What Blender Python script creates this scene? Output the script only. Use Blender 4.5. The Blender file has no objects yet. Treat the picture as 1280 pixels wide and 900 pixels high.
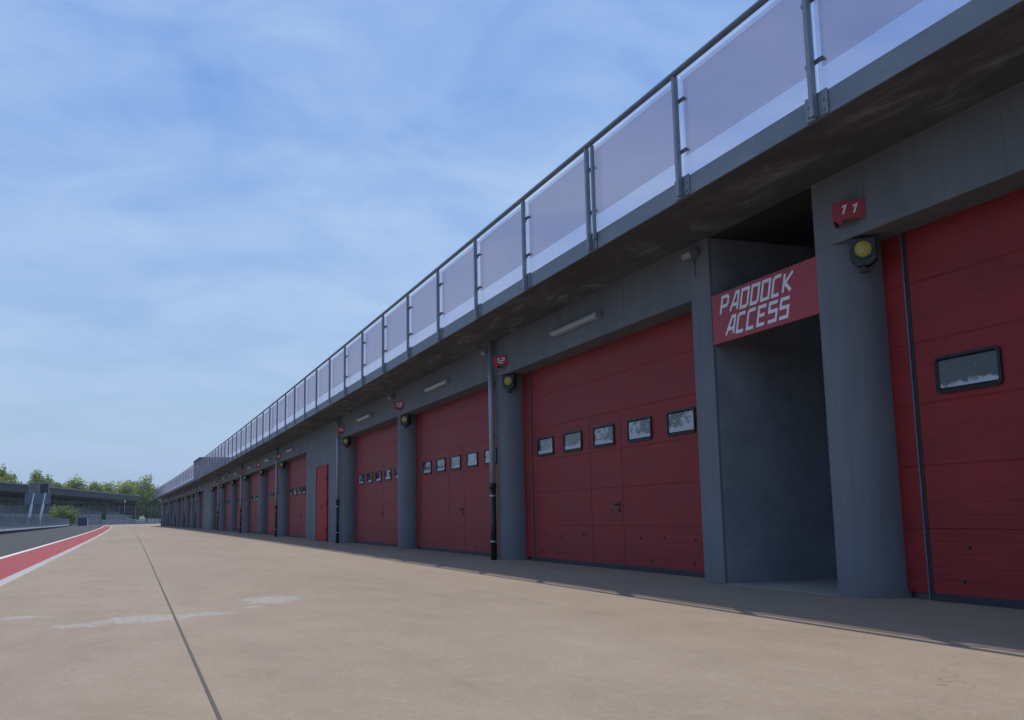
import bpy, bmesh, math, random
from mathutils import Vector, Matrix
random.seed(7)
R = math.radians
scene = bpy.context.scene
col = scene.collection

# ------------------------------------------------------------------ the long straight bends gently to the left
K_BEND = 1.27e-4
def off(y):  return -K_BEND * max(0.0, y - 20.0) ** 2
def doff(y): return -2 * K_BEND * max(0.0, y - 20.0)
K_LANE = 6.5e-5
def loff(y): return -K_LANE * max(0.0, y - 20.0) ** 2

# ------------------------------------------------------------------ materials
def new_mat(name):
    m = bpy.data.materials.new(name); m.use_nodes = True
    nt = m.node_tree
    return m, nt, nt.nodes['Principled BSDF'], nt.nodes['Material Output']
def link(nt, a, b): nt.links.new(a, b)
def node(nt, t, **kw):
    n = nt.nodes.new(t)
    for k, v in kw.items(): setattr(n, k, v)
    return n
def ramp(nt, fac, stops):
    r = node(nt, 'ShaderNodeValToRGB')
    e = r.color_ramp.elements
    while len(e) < len(stops): e.new(0.5)
    for el, (p, c) in zip(e, stops):
        el.position = p; el.color = (*c, 1) if len(c) == 3 else c
    link(nt, fac, r.inputs[0]); return r.outputs[0]
def coords(nt, scale=(1, 1, 1), kind='Object'):
    tc = node(nt, 'ShaderNodeTexCoord'); mp = node(nt, 'ShaderNodeMapping')
    mp.inputs['Scale'].default_value = scale
    link(nt, tc.outputs[kind], mp.inputs[0]); return mp.outputs[0]
def world_pos(nt, scale=(1, 1, 1), loc=(0, 0, 0)):
    g = node(nt, 'ShaderNodeNewGeometry'); mp = node(nt, 'ShaderNodeMapping')
    mp.inputs['Scale'].default_value = scale; mp.inputs['Location'].default_value = loc
    link(nt, g.outputs['Position'], mp.inputs[0]); return mp.outputs[0]
def noise(nt, vec, scale, detail=5, rough=.6, dist=0):
    n = node(nt, 'ShaderNodeTexNoise')
    n.inputs['Scale'].default_value = scale; n.inputs['Detail'].default_value = detail
    n.inputs['Roughness'].default_value = rough; n.inputs['Distortion'].default_value = dist
    link(nt, vec, n.inputs['Vector']); return n.outputs[0]
def mixc(nt, fac, a, b, mode='MIX'):
    m = node(nt, 'ShaderNodeMix', data_type='RGBA', blend_type=mode)
    if isinstance(fac, (int, float)): m.inputs[0].default_value = fac
    else: link(nt, fac, m.inputs[0])
    for i, v in ((6, a), (7, b)):
        if isinstance(v, tuple): m.inputs[i].default_value = (*v, 1)
        else: link(nt, v, m.inputs[i])
    return m.outputs[2]
def bump(nt, h, strength, dist=.01):
    b = node(nt, 'ShaderNodeBump'); b.inputs['Strength'].default_value = strength
    b.inputs['Distance'].default_value = dist
    link(nt, h, b.inputs['Height']); return b.outputs[0]
def mm(nt, op, a, b=None, clamp=False):
    m = node(nt, 'ShaderNodeMath', operation=op, use_clamp=clamp)
    for i, v in enumerate((a, b)):
        if v is None: continue
        if isinstance(v, (int, float)): m.inputs[i].default_value = v
        else: link(nt, v, m.inputs[i])
    return m.outputs[0]

def speckled(name, c1, c2, scale=3, rough=.7, metal=0, bstr=.15, stretch=(1, 1, 1), bdist=.004, spec=None, kind='world'):
    m, nt, b, o = new_mat(name)
    v = world_pos(nt, stretch) if kind == 'world' else coords(nt, stretch)
    n1 = noise(nt, v, scale, 6, .65)
    n2 = noise(nt, v, scale * 14, 4, .6)
    f = mm(nt, 'ADD', mm(nt, 'MULTIPLY', n1, .75), mm(nt, 'MULTIPLY', n2, .25))
    link(nt, ramp(nt, f, [(.32, c1), (.68, c2)]), b.inputs['Base Color'])
    rr = node(nt, 'ShaderNodeMapRange'); link(nt, n1, rr.inputs[0])
    rr.inputs[3].default_value = max(.02, rough - .12); rr.inputs[4].default_value = min(1, rough + .12)
    link(nt, rr.outputs[0], b.inputs['Roughness'])
    b.inputs['Metallic'].default_value = metal
    if spec is not None: b.inputs['Specular IOR Level'].default_value = spec
    if bstr: link(nt, bump(nt, n2, bstr, bdist), b.inputs['Normal'])
    return m

M = {}
# painted blue-grey render of the pit building: faint streaks, dirt
def wall_mat():
    m, nt, b, o = new_mat('painted_render')
    v = world_pos(nt)
    big = noise(nt, v, .9, 6, .6)
    streak = noise(nt, world_pos(nt, (3, 3, .22)), 2.2, 5, .65)
    fine = noise(nt, v, 60, 3, .6)
    f = mm(nt, 'ADD', mm(nt, 'MULTIPLY', big, .55), mm(nt, 'MULTIPLY', streak, .45))
    c = ramp(nt, f, [(.34, (.112, .127, .147)), (.66, (.158, .175, .199))])
    run = noise(nt, world_pos(nt, (9, 9, .12), (4, 1, 0)), 1.6, 4, .6)
    c = mixc(nt, mm(nt, 'MULTIPLY', ramp(nt, run, [(.60, (0, 0, 0)), (.74, (1, 1, 1))]), .22), c, (.060, .066, .076))
    chip = ramp(nt, noise(nt, v, 22, 5, .7), [(.74, (0, 0, 0)), (.77, (1, 1, 1))])
    c = mixc(nt, mm(nt, 'MULTIPLY', chip, .5), c, (.26, .27, .28))
    # splash dirt low down on the wall
    g = node(nt, 'ShaderNodeSeparateXYZ'); link(nt, world_pos(nt), g.inputs[0])
    low = node(nt, 'ShaderNodeMapRange'); link(nt, g.outputs[2], low.inputs[0])
    low.inputs[1].default_value = .35; low.inputs[2].default_value = 0
    low.inputs[3].default_value = 0; low.inputs[4].default_value = .5
    d = mm(nt, 'MULTIPLY', low.outputs[0], noise(nt, v, 5, 5, .7), True)
    c = mixc(nt, d, c, (.12, .105, .09))
    link(nt, c, b.inputs['Base Color']); b.inputs['Roughness'].default_value = .75
    b.inputs['Specular IOR Level'].default_value = .3
    link(nt, bump(nt, fine, .25, .003), b.inputs['Normal'])
    return m
M['wall'] = wall_mat()
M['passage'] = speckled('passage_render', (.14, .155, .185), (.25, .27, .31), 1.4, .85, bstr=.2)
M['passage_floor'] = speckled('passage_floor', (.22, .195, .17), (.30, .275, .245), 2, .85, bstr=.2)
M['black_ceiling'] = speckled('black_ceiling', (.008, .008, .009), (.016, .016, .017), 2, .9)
def soffit_mat():
    m, nt, b, o = new_mat('stained_soffit')
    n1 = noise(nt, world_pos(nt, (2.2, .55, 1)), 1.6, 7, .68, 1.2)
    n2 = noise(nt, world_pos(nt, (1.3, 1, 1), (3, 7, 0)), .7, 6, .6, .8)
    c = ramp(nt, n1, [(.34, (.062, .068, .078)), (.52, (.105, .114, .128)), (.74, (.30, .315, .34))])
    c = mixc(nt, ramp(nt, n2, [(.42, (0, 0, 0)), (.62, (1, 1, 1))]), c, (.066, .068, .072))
    link(nt, c, b.inputs['Base Color']); b.inputs['Roughness'].default_value = .85
    link(nt, bump(nt, noise(nt, world_pos(nt), 25, 5, .6), .3, .006), b.inputs['Normal'])
    return m
M['soffit'] = soffit_mat()
M['edge'] = speckled('slab_edge', (.13, .165, .20), (.22, .255, .285), 2.5, .6, .15, .2, (1, .5, 2))
M['galv'] = speckled('galvanised_steel', (.30, .35, .41), (.46, .51, .56), 9, .42, .75, .1)
M['pipe'] = speckled('pipe_steel', (.24, .285, .35), (.34, .39, .46), 5, .35, .1, .08)
M['post'] = speckled('post_steel', (.17, .205, .24), (.26, .30, .34), 9, .45, .35, .1)
M['rail'] = speckled('handrail_steel', (.10, .125, .155), (.17, .20, .235), 6, .4, .6, .08)
M['plate'] = speckled('base_plate_steel', (.14, .175, .205), (.24, .28, .315), 11, .5, .3, .15)
def red_door_mat():
    m, nt, b, o = new_mat('red_door_paint')
    v = coords(nt)
    n1 = noise(nt, world_pos(nt, (1, 1, 3)), 1.3, 6, .65)
    n2 = noise(nt, world_pos(nt), 9, 6, .7)
    c = ramp(nt, n1, [(.3, (.175, .012, .014)), (.7, (.255, .018, .019))])
    spots = ramp(nt, n2, [(.70, (0, 0, 0)), (.80, (1, 1, 1))])
    c = mixc(nt, mm(nt, 'MULTIPLY', spots, .3), c, (.17, .04, .045))
    link(nt, c, b.inputs['Base Color'])
    rr = node(nt, 'ShaderNodeMapRange'); link(nt, n1, rr.inputs[0])
    rr.inputs[3].default_value = .45; rr.inputs[4].default_value = .68
    b.inputs['Specular IOR Level'].default_value = .30
    link(nt, rr.outputs[0], b.inputs['Roughness'])
    wob = noise(nt, world_pos(nt, (1, .7, 2.5)), 6, 5, .6)
    link(nt, bump(nt, wob, .45, .008), b.inputs['Normal'])
    return m
M['red_door'] = red_door_mat()
M['red_steel'] = speckled('red_steel_door', (.27, .011, .010), (.35, .016, .014), 2, .6, bstr=.1, spec=.2)
M['sign_red'] = speckled('sign_red', (.275, .017, .032), (.35, .024, .042), 3, .5, bstr=.05)
M['sign_edge'] = speckled('sign_red_edge', (.28, .015, .025), (.34, .02, .03), 3, .5, bstr=.05)
M['lettering'] = speckled('pale_lettering', (.62, .64, .70), (.74, .76, .80), 8, .5, bstr=0)
M['black'] = speckled('black_plastic', (.010, .011, .014), (.022, .024, .028), 12, .42, bstr=.1)
M['rubber'] = speckled('rubber_seal', (.012, .013, .02), (.025, .026, .036), 20, .7, bstr=.2)
M['guide'] = speckled('guide_steel', (.085, .085, .12), (.15, .15, .20), 9, .45, .5, .1)
M['red_gap'] = speckled('dark_red_gap', (.155, .011, .014), (.205, .015, .018), 9, .7, bstr=0)
M['seam'] = speckled('dark_gap', (.010, .010, .016), (.018, .018, .024), 9, .7, bstr=0)
M['frame'] = speckled('window_gasket', (.009, .010, .015), (.018, .020, .028), 18, .45, bstr=.08, spec=.3)
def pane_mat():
    m, nt, b, o = new_mat('pane_dust_reflection')
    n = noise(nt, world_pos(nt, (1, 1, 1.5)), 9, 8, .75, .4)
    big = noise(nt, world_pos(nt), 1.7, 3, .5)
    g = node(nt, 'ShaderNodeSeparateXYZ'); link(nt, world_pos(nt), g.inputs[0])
    low = node(nt, 'ShaderNodeMapRange'); link(nt, g.outputs[2], low.inputs[0])       # paler pane foot: some dust, with reflected brightness painted in
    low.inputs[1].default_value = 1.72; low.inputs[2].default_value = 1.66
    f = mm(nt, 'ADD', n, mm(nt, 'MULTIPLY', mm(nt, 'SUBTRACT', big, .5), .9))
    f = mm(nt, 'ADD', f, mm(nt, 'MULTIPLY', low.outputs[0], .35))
    far = node(nt, 'ShaderNodeMapRange'); link(nt, g.outputs[1], far.inputs[0])          # first door's panes painted darker for their dimmer reflection
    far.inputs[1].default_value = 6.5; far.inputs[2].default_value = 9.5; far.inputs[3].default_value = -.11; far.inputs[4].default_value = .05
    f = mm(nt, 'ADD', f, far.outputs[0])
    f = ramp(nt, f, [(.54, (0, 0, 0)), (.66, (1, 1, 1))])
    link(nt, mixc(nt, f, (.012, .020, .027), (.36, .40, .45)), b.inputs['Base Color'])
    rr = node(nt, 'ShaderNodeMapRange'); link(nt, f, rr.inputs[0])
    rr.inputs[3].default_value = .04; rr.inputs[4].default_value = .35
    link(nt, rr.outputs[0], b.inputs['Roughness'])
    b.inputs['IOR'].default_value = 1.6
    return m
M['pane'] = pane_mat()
def lens_mat():
    m, nt, b, o = new_mat('amber_lens')
    n = node(nt, 'ShaderNodeTexVoronoi'); n.inputs['Scale'].default_value = 60
    link(nt, coords(nt), n.inputs['Vector'])
    link(nt, ramp(nt, n.outputs[0], [(0, (.50, .42, .07)), (1, (.30, .24, .03))]), b.inputs['Base Color'])
    b.inputs['Roughness'].default_value = .25
    link(nt, bump(nt, n.outputs[0], .4, .004), b.inputs['Normal'])
    return m
M['lens'] = lens_mat()
M['lamp_body'] = speckled('lamp_casing', (.20, .23, .27), (.28, .31, .35), 9, .5, bstr=.05)
M['diffuser'] = speckled('lamp_diffuser', (.24, .27, .31), (.30, .335, .37), 6, .3, bstr=.05)
M['camera_grey'] = speckled('camera_casing', (.17, .18, .19), (.26, .27, .28), 9, .5, bstr=.05)

def glass_mat(name, tint, addc, fac):
    m, nt, b, o = new_mat(name)
    nt.nodes.remove(b)
    t = node(nt, 'ShaderNodeBsdfTransparent'); t.inputs[0].default_value = (*tint, 1)
    d = node(nt, 'ShaderNodeBsdfDiffuse'); tl = node(nt, 'ShaderNodeBsdfTranslucent')
    n = noise(nt, world_pos(nt, (1, .6, .5)), 1.1, 4, .55)
    c = ramp(nt, n, [(.3, tuple(x * .88 for x in addc)), (.7, addc)])
    link(nt, c, d.inputs[0]); link(nt, c, tl.inputs[0])
    s = node(nt, 'ShaderNodeMixShader'); s.inputs[0].default_value = .5
    link(nt, d.outputs[0], s.inputs[1]); link(nt, tl.outputs[0], s.inputs[2])
    g = node(nt, 'ShaderNodeBsdfGlossy'); g.inputs['Roughness'].default_value = .03
    s2 = node(nt, 'ShaderNodeMixShader'); s2.inputs[0].default_value = fac
    link(nt, t.outputs[0], s2.inputs[1]); link(nt, s.outputs[0], s2.inputs[2])
    s3 = node(nt, 'ShaderNodeMixShader'); s3.inputs[0].default_value = .04
    link(nt, s2.outputs[0], s3.inputs[1]); link(nt, g.outputs[0], s3.inputs[2])
    link(nt, s3.outputs[0], o.inputs[0])
    return m
M['glass'] = glass_mat('clear_edge_glass', (.945, .915, .945), (.80, .72, .86), .13)
M['film'] = glass_mat('smoked_film', (.89, .87, .885), (.80, .72, .76), .14)

def apron_mat():
    m, nt, b, o = new_mat('pit_apron_concrete')
    v = world_pos(nt)
    big = noise(nt, world_pos(nt, (.8, .25, 1)), .55, 6, .6, .4)
    mid = noise(nt, world_pos(nt, (1, .55, 1)), 2.3, 7, .7, .3)
    fine = noise(nt, v, 38, 5, .7)
    grain = noise(nt, v, 190, 3, .6)
    f = mm(nt, 'ADD', mm(nt, 'MULTIPLY', big, .5), mm(nt, 'MULTIPLY', mid, .5))
    c = ramp(nt, f, [(.32, (.240, .182, .128)), (.5, (.302, .232, .166)), (.68, (.350, .277, .205))])
    c = mixc(nt, mm(nt, 'MULTIPLY', ramp(nt, fine, [(.44, (0, 0, 0)), (.64, (1, 1, 1))]), .34), c, (.175, .135, .103))
    c = mixc(nt, ramp(nt, noise(nt, world_pos(nt, (1, 1, 1), (5, 2, 0)), 11, 6, .72), [(.54, (0, 0, 0)), (.68, (.30, .30, .30))]), c, (.40, .33, .26))
    # rubbed tyre lines running along the lane
    rub = noise(nt, world_pos(nt, (1.6, .05, 1)), 1.2, 5, .6)
    c = mixc(nt, mm(nt, 'MULTIPLY', ramp(nt, rub, [(.5, (0, 0, 0)), (.75, (1, 1, 1))]), .30), c, (.24, .195, .16))
    # narrow dark tyre marks, drips and hairline cracks
    tyre = noise(nt, world_pos(nt, (5.5, .035, 1), (.7, 0, 0)), 1.0, 6, .6)
    brk0 = noise(nt, world_pos(nt, (1, .25, 1)), 1.4, 5, .65)
    tm_ = mm(nt, 'MULTIPLY', ramp(nt, tyre, [(.60, (0, 0, 0)), (.70, (1, 1, 1))]), ramp(nt, brk0, [(.42, (0, 0, 0)), (.62, (1, 1, 1))]))
    c = mixc(nt, mm(nt, 'MULTIPLY', tm_, .34), c, (.13, .105, .085))
    drip = ramp(nt, noise(nt, v, 7, 5, .7), [(.69, (0, 0, 0)), (.76, (1, 1, 1))])
    c = mixc(nt, mm(nt, 'MULTIPLY', drip, .35), c, (.12, .095, .078))
    vo = node(nt, 'ShaderNodeTexVoronoi', feature='DISTANCE_TO_EDGE'); vo.inputs['Scale'].default_value = .42
    wv = node(nt, 'ShaderNodeVectorMath', operation='ADD')
    nz = node(nt, 'ShaderNodeTexNoise'); nz.inputs['Scale'].default_value = 2.2; nz.inputs['Detail'].default_value = 6
    link(nt, v, nz.inputs['Vector']); link(nt, v, wv.inputs[0])
    sc_ = node(nt, 'ShaderNodeVectorMath', operation='SCALE'); link(nt, nz.outputs['Color'], sc_.inputs[0]); sc_.inputs['Scale'].default_value = .8
    link(nt, sc_.outputs[0], wv.inputs[1]); link(nt, wv.outputs[0], vo.inputs['Vector'])
    cr = ramp(nt, vo.outputs['Distance'], [(.0, (1, 1, 1)), (.0035, (0, 0, 0))])
    cr = mm(nt, 'MULTIPLY', cr, ramp(nt, big, [(.50, (0, 0, 0)), (.56, (1, 1, 1))]))
    c = mixc(nt, mm(nt, 'MULTIPLY', cr, .5), c, (.09, .07, .06))
    speck = noise(nt, v, 120, 2, .5)
    c = mixc(nt, ramp(nt, speck, [(.60, (0, 0, 0)), (.70, (.5, .5, .5))]), c, (.20, .16, .13))
    c = mixc(nt, ramp(nt, speck, [(.30, (.45, .45, .45)), (.40, (0, 0, 0))]), c, (.42, .36, .30))
    # worn pale repair patches in front of the camera
    sep = node(nt, 'ShaderNodeSeparateXYZ'); link(nt, v, sep.inputs[0])
    tot = None
    wob = noise(nt, world_pos(nt, (1.2, 1, 1)), 4.5, 9, .82)
    brk = noise(nt, world_pos(nt, (1, 1, 1)), 16, 5, .75)
    for (px, py, rx, ry) in ((.12, 8.40, .46, .44), (-.33, 8.15, .26, .20), (.58, 8.55, .30, .22), (1.24, 9.65, .36, .55),
                             (-.80, 9.1, .24, .16), (.98, 9.0, .10, .10)):
        dx = mm(nt, 'DIVIDE', mm(nt, 'SUBTRACT', sep.outputs[0], px), rx)
        dy = mm(nt, 'DIVIDE', mm(nt, 'SUBTRACT', sep.outputs[1], py), ry)
        d = mm(nt, 'SQRT', mm(nt, 'ADD', mm(nt, 'MULTIPLY', dx, dx), mm(nt, 'MULTIPLY', dy, dy)))
        q = mm(nt, 'SUBTRACT', 1.0, d, True)
        tot = q if tot is None else mm(nt, 'MAXIMUM', tot, q)
    pm = mm(nt, 'ADD', mm(nt, 'MULTIPLY', tot, 1.1), mm(nt, 'MULTIPLY', mm(nt, 'SUBTRACT', wob, .5), 3.6))
    pm = mm(nt, 'MULTIPLY', mm(nt, 'GREATER_THAN', tot, .001), pm)
    pm = ramp(nt, pm, [(.26, (0, 0, 0)), (.40, (1, 1, 1))])
    pm = mm(nt, 'MULTIPLY', pm, ramp(nt, brk, [(.40, (.12, .12, .12)), (.58, (1, 1, 1))]))
    c = mixc(nt, mm(nt, 'MULTIPLY', pm, .72), c, (.37, .365, .36))
    link(nt, c, b.inputs['Base Color']); b.inputs['Roughness'].default_value = .86
    b.inputs['Specular IOR Level'].default_value = .25
    h = mm(nt, 'ADD', mm(nt, 'MULTIPLY', fine, .6), grain)
    link(nt, bump(nt, h, .3, .004), b.inputs['Normal'])
    return m
M['apron'] = apron_mat()
M['asphalt'] = speckled('asphalt', (.026, .028, .024), (.050, .050, .044), 1.2, .88, bstr=.3, stretch=(1, .15, 1))
M['track'] = speckled('track_asphalt', (.05, .05, .05), (.08, .08, .078), 1.2, .88, bstr=.3, stretch=(1, .15, 1))
M['red_paint'] = speckled('red_lane_paint', (.235, .024, .024), (.33, .044, .043), 2.0, .8, bstr=.25, stretch=(1, .25, 1))
M['white_paint'] = speckled('white_lane_paint', (.50, .49, .47), (.68, .67, .64), 3, .7, bstr=.2)
M['grey_strip'] = speckled('grey_kerb_strip', (.30, .285, .27), (.42, .40, .38), 3, .85, bstr=.3)
M['joint'] = speckled('joint_sealant', (.06, .05, .043), (.11, .092, .078), 9, .9, bstr=.2)
M['grass'] = speckled('grass', (.045, .075, .020), (.085, .12, .035), .35, .95, bstr=.4)
M['hill'] = speckled('wooded_hill', (.05, .085, .040), (.12, .15, .065), .012, .95, bstr=0)
def leaf_mat(name, c1, c2):
    m, nt, b, o = new_mat(name)
    c = ramp(nt, noise(nt, world_pos(nt), .55, 5, .6), [(.35, c1), (.65, c2)])
    link(nt, c, b.inputs['Base Color']); b.inputs['Roughness'].default_value = .55
    t = node(nt, 'ShaderNodeBsdfTranslucent'); link(nt, mixc(nt, 1.0, c, (1.4, 1.3, .8), 'MULTIPLY'), t.inputs[0])
    s = node(nt, 'ShaderNodeMixShader'); s.inputs[0].default_value = .45
    link(nt, b.outputs[0], s.inputs[1]); link(nt, t.outputs[0], s.inputs[2]); link(nt, s.outputs[0], o.inputs[0])
    return m
M['leaf_a'] = leaf_mat('leaves_mid', (.12, .175, .055), (.29, .36, .12))
M['leaf_b'] = leaf_mat('leaves_pale', (.16, .22, .065), (.34, .41, .15))
M['leaf_c'] = leaf_mat('leaves_dark', (.08, .13, .045), (.20, .26, .09))
M['bark'] = speckled('bark', (.06, .045, .032), (.11, .085, .06), 2, .9, bstr=.3)
M['stand_roof_shade'] = speckled('stand_roof_shade', (.022, .026, .034), (.040, .045, .055), .5, .7, bstr=.1)  # shade under the roof put into this dark colour
M['stand_edge'] = speckled('stand_roof_edge', (.17, .185, .20), (.25, .265, .28), .6, .7, bstr=.1)
M['stand_conc'] = speckled('stand_concrete', (.13, .135, .148), (.24, .25, .265), .4, .85, bstr=.1)
M['stand_back'] = speckled('stand_back_wall', (.16, .175, .20), (.30, .32, .345), .3, .85, bstr=.1)
M['seat'] = speckled('stand_seats', (.05, .058, .075), (.26, .275, .30), 1.6, .7, bstr=.1)
M['stand_col'] = speckled('stand_steel', (.16, .18, .21), (.26, .28, .31), 1, .6, bstr=.05)
M['fence_steel'] = speckled('fence_steel', (.13, .15, .18), (.22, .245, .28), 2, .5, .5, bstr=.05)
M['fence_dark'] = speckled('fence_mesh', (.10, .115, .135), (.17, .19, .215), 2, .6, .3, bstr=.05)
M['wall_dark'] = speckled('pit_wall_concrete', (.035, .036, .040), (.06, .062, .066), 1, .85, bstr=.2)
M['coping'] = speckled('white_coping', (.55, .56, .57), (.74, .75, .75), 1.5, .75, bstr=.2)
M['guardrail'] = speckled('guardrail_steel', (.20, .225, .26), (.31, .335, .37), 1, .45, .5, bstr=.05)
M['board_blue'] = speckled('board_blue_grey', (.10, .13, .165), (.15, .18, .215), 1.5, .6, bstr=.05)
M['board_dark'] = speckled('board_dark', (.018, .030, .036), (.034, .048, .055), 1.5, .4, bstr=.05)
M['board_brown'] = speckled('board_grey', (.13, .14, .14), (.19, .20, .195), 1.5, .5, bstr=.05)
M['white_steel'] = speckled('white_steel', (.58, .61, .66), (.72, .74, .78), 2, .45, bstr=.05)
M['post_blue'] = speckled('marshal_blue', (.022, .030, .085), (.036, .046, .12), 2, .6, bstr=.05)
M['housing'] = speckled('roof_housing', (.060, .068, .075), (.10, .108, .115), 1, .8, bstr=.1)
M['mast'] = speckled('mast_steel', (.34, .40, .46), (.44, .50, .55), 1, .5, .3, bstr=.05)

# ------------------------------------------------------------------ mesh builder
class MB:
    def __init__(s): s.v = []; s.f = []; s.mi = []; s.m = 0; s.sm = []
    def quad(s, pts, smooth=False):
        n = len(s.v); s.v += [tuple(p) for p in pts]
        s.f.append(tuple(range(n, n + len(pts)))); s.mi.append(s.m); s.sm.append(smooth)
    def box(s, x0, x1, y0, y1, z0, z1):
        n = len(s.v)
        s.v += [(x, y, z) for z in (z0, z1) for y in (y0, y1) for x in (x0, x1)]
        for q in ((0, 2, 3, 1), (4, 5, 7, 6), (0, 1, 5, 4), (1, 3, 7, 5), (3, 2, 6, 7), (2, 0, 4, 6)):
            s.f.append(tuple(n + i for i in q)); s.mi.append(s.m); s.sm.append(False)
    def strip(s, x0, x1, y0, y1, z0, z1, step=4.0, off=off):
        """box along Y that follows the bend of the straight"""
        n = max(1, int(math.ceil((y1 - y0) / step))); b = len(s.v)
        for i in range(n + 1):
            y = y0 + (y1 - y0) * i / n; o = off(y)
            s.v += [(x0 + o, y, z0), (x1 + o, y, z0), (x1 + o, y, z1), (x0 + o, y, z1)]
        for i in range(n):
            a = b + 4 * i; c = a + 4
            for k in range(4):
                l = (k + 1) % 4
                s.f.append((a + k, c + k, c + l, a + l)[::-1]); s.mi.append(s.m); s.sm.append(False)
        s.f.append((b + 3, b + 2, b + 1, b)[::-1]); s.f.append((b + 4 * n, b + 4 * n + 1, b + 4 * n + 2, b + 4 * n + 3)[::-1])
        s.mi += [s.m] * 2; s.sm += [False] * 2
    def sheet(s, x0, x1, y0, y1, z, step=4.0, off=off):
        n = max(1, int(math.ceil((y1 - y0) / step))); b = len(s.v)
        for i in range(n + 1):
            y = y0 + (y1 - y0) * i / n; o = off(y)
            s.v += [(x0 + o, y, z), (x1 + o, y, z)]
        for i in range(n):
            a = b + 2 * i
            s.f.append((a, a + 1, a + 3, a + 2)); s.mi.append(s.m); s.sm.append(False)
    def tube(s, p, q, r0, r1=None, n=12, cap=True, smooth=True):
        r1 = r0 if r1 is None else r1
        p = Vector(p); q = Vector(q); d = (q - p).normalized()
        a = d.orthogonal().normalized(); c = d.cross(a); b = len(s.v)
        for k in range(n):
            t = 2 * math.pi * k / n; e = a * math.cos(t) + c * math.sin(t)
            s.v += [tuple(p + e * r0), tuple(q + e * r1)]
        for k in range(n):
            l = (k + 1) % n
            s.f.append((b + 2 * k, b + 2 * l, b + 2 * l + 1, b + 2 * k + 1)); s.mi.append(s.m); s.sm.append(smooth)
        if cap:
            s.f.append(tuple(b + 2 * k for k in range(n))[::-1]); s.f.append(tuple(b + 2 * k + 1 for k in range(n)))
            s.mi += [s.m] * 2; s.sm += [False] * 2
    def prism(s, pts, axis_fn, t0, t1):
        """extrude a 2-D polygon: axis_fn(u, v, t) -> point"""
        n = len(pts); b = len(s.v)
        for t in (t0, t1): s.v += [tuple(axis_fn(u, v, t)) for u, v in pts]
        s.f.append(tuple(range(b, b + n))); s.f.append(tuple(range(b + n, b + 2 * n))[::-1])
        s.mi += [s.m] * 2; s.sm += [False] * 2
        for k in range(n):
            l = (k + 1) % n
            s.f.append((b + k, b + n + k, b + n + l, b + l)); s.mi.append(s.m); s.sm.append(False)
    def build(s, name, mats, parent=None, loc=(0, 0, 0), rz=0, bevel=0, fix=True):
        me = bpy.data.meshes.new(name)
        me.from_pydata(s.v, [], s.f); me.update()
        if not isinstance(mats, (list, tuple)): mats = [mats]
        for m in mats: me.materials.append(m)
        me.polygons.foreach_set('material_index', s.mi)
        me.polygons.foreach_set('use_smooth', s.sm)
        if fix:
            bm = bmesh.new(); bm.from_mesh(me)
            bmesh.ops.recalc_face_normals(bm, faces=bm.faces)
            bm.to_mesh(me); bm.free()
        o = bpy.data.objects.new(name, me); col.objects.link(o)
        o.location = loc; o.rotation_euler = (0, 0, rz)
        if parent: o.parent = parent
        if bevel:
            mod = o.modifiers.new('edge_bevel', 'BEVEL'); mod.width = bevel; mod.segments = 2
            mod.limit_method = 'ANGLE'; mod.angle_limit = R(40)
        return o
def tag(o, label=None, cat=None, group=None, kind=None):
    for k, v in (('label', label), ('category', cat), ('group', group), ('kind', kind)):
        if v: o[k] = v
    return o
def empty(name, loc, rz=0):
    o = bpy.data.objects.new(name, None); col.objects.link(o)
    o.location = loc; o.rotation_euler = (0, 0, rz); o.empty_display_size = .2
    return o
def children(o): return [c for c in bpy.data.objects if c.parent == o]
def copy_tree(o, parent=None):
    c = o.copy(); col.objects.link(c); c.parent = parent
    for ch in children(o): copy_tree(ch, c)
    return c
ORD = ['zeroth', 'first', 'second', 'third', 'fourth', 'fifth', 'sixth', 'seventh', 'eighth', 'ninth', 'tenth', 'eleventh',
       'twelfth', 'thirteenth', 'fourteenth', 'fifteenth', 'sixteenth', 'seventeenth', 'eighteenth', 'nineteenth', 'twentieth']

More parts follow.
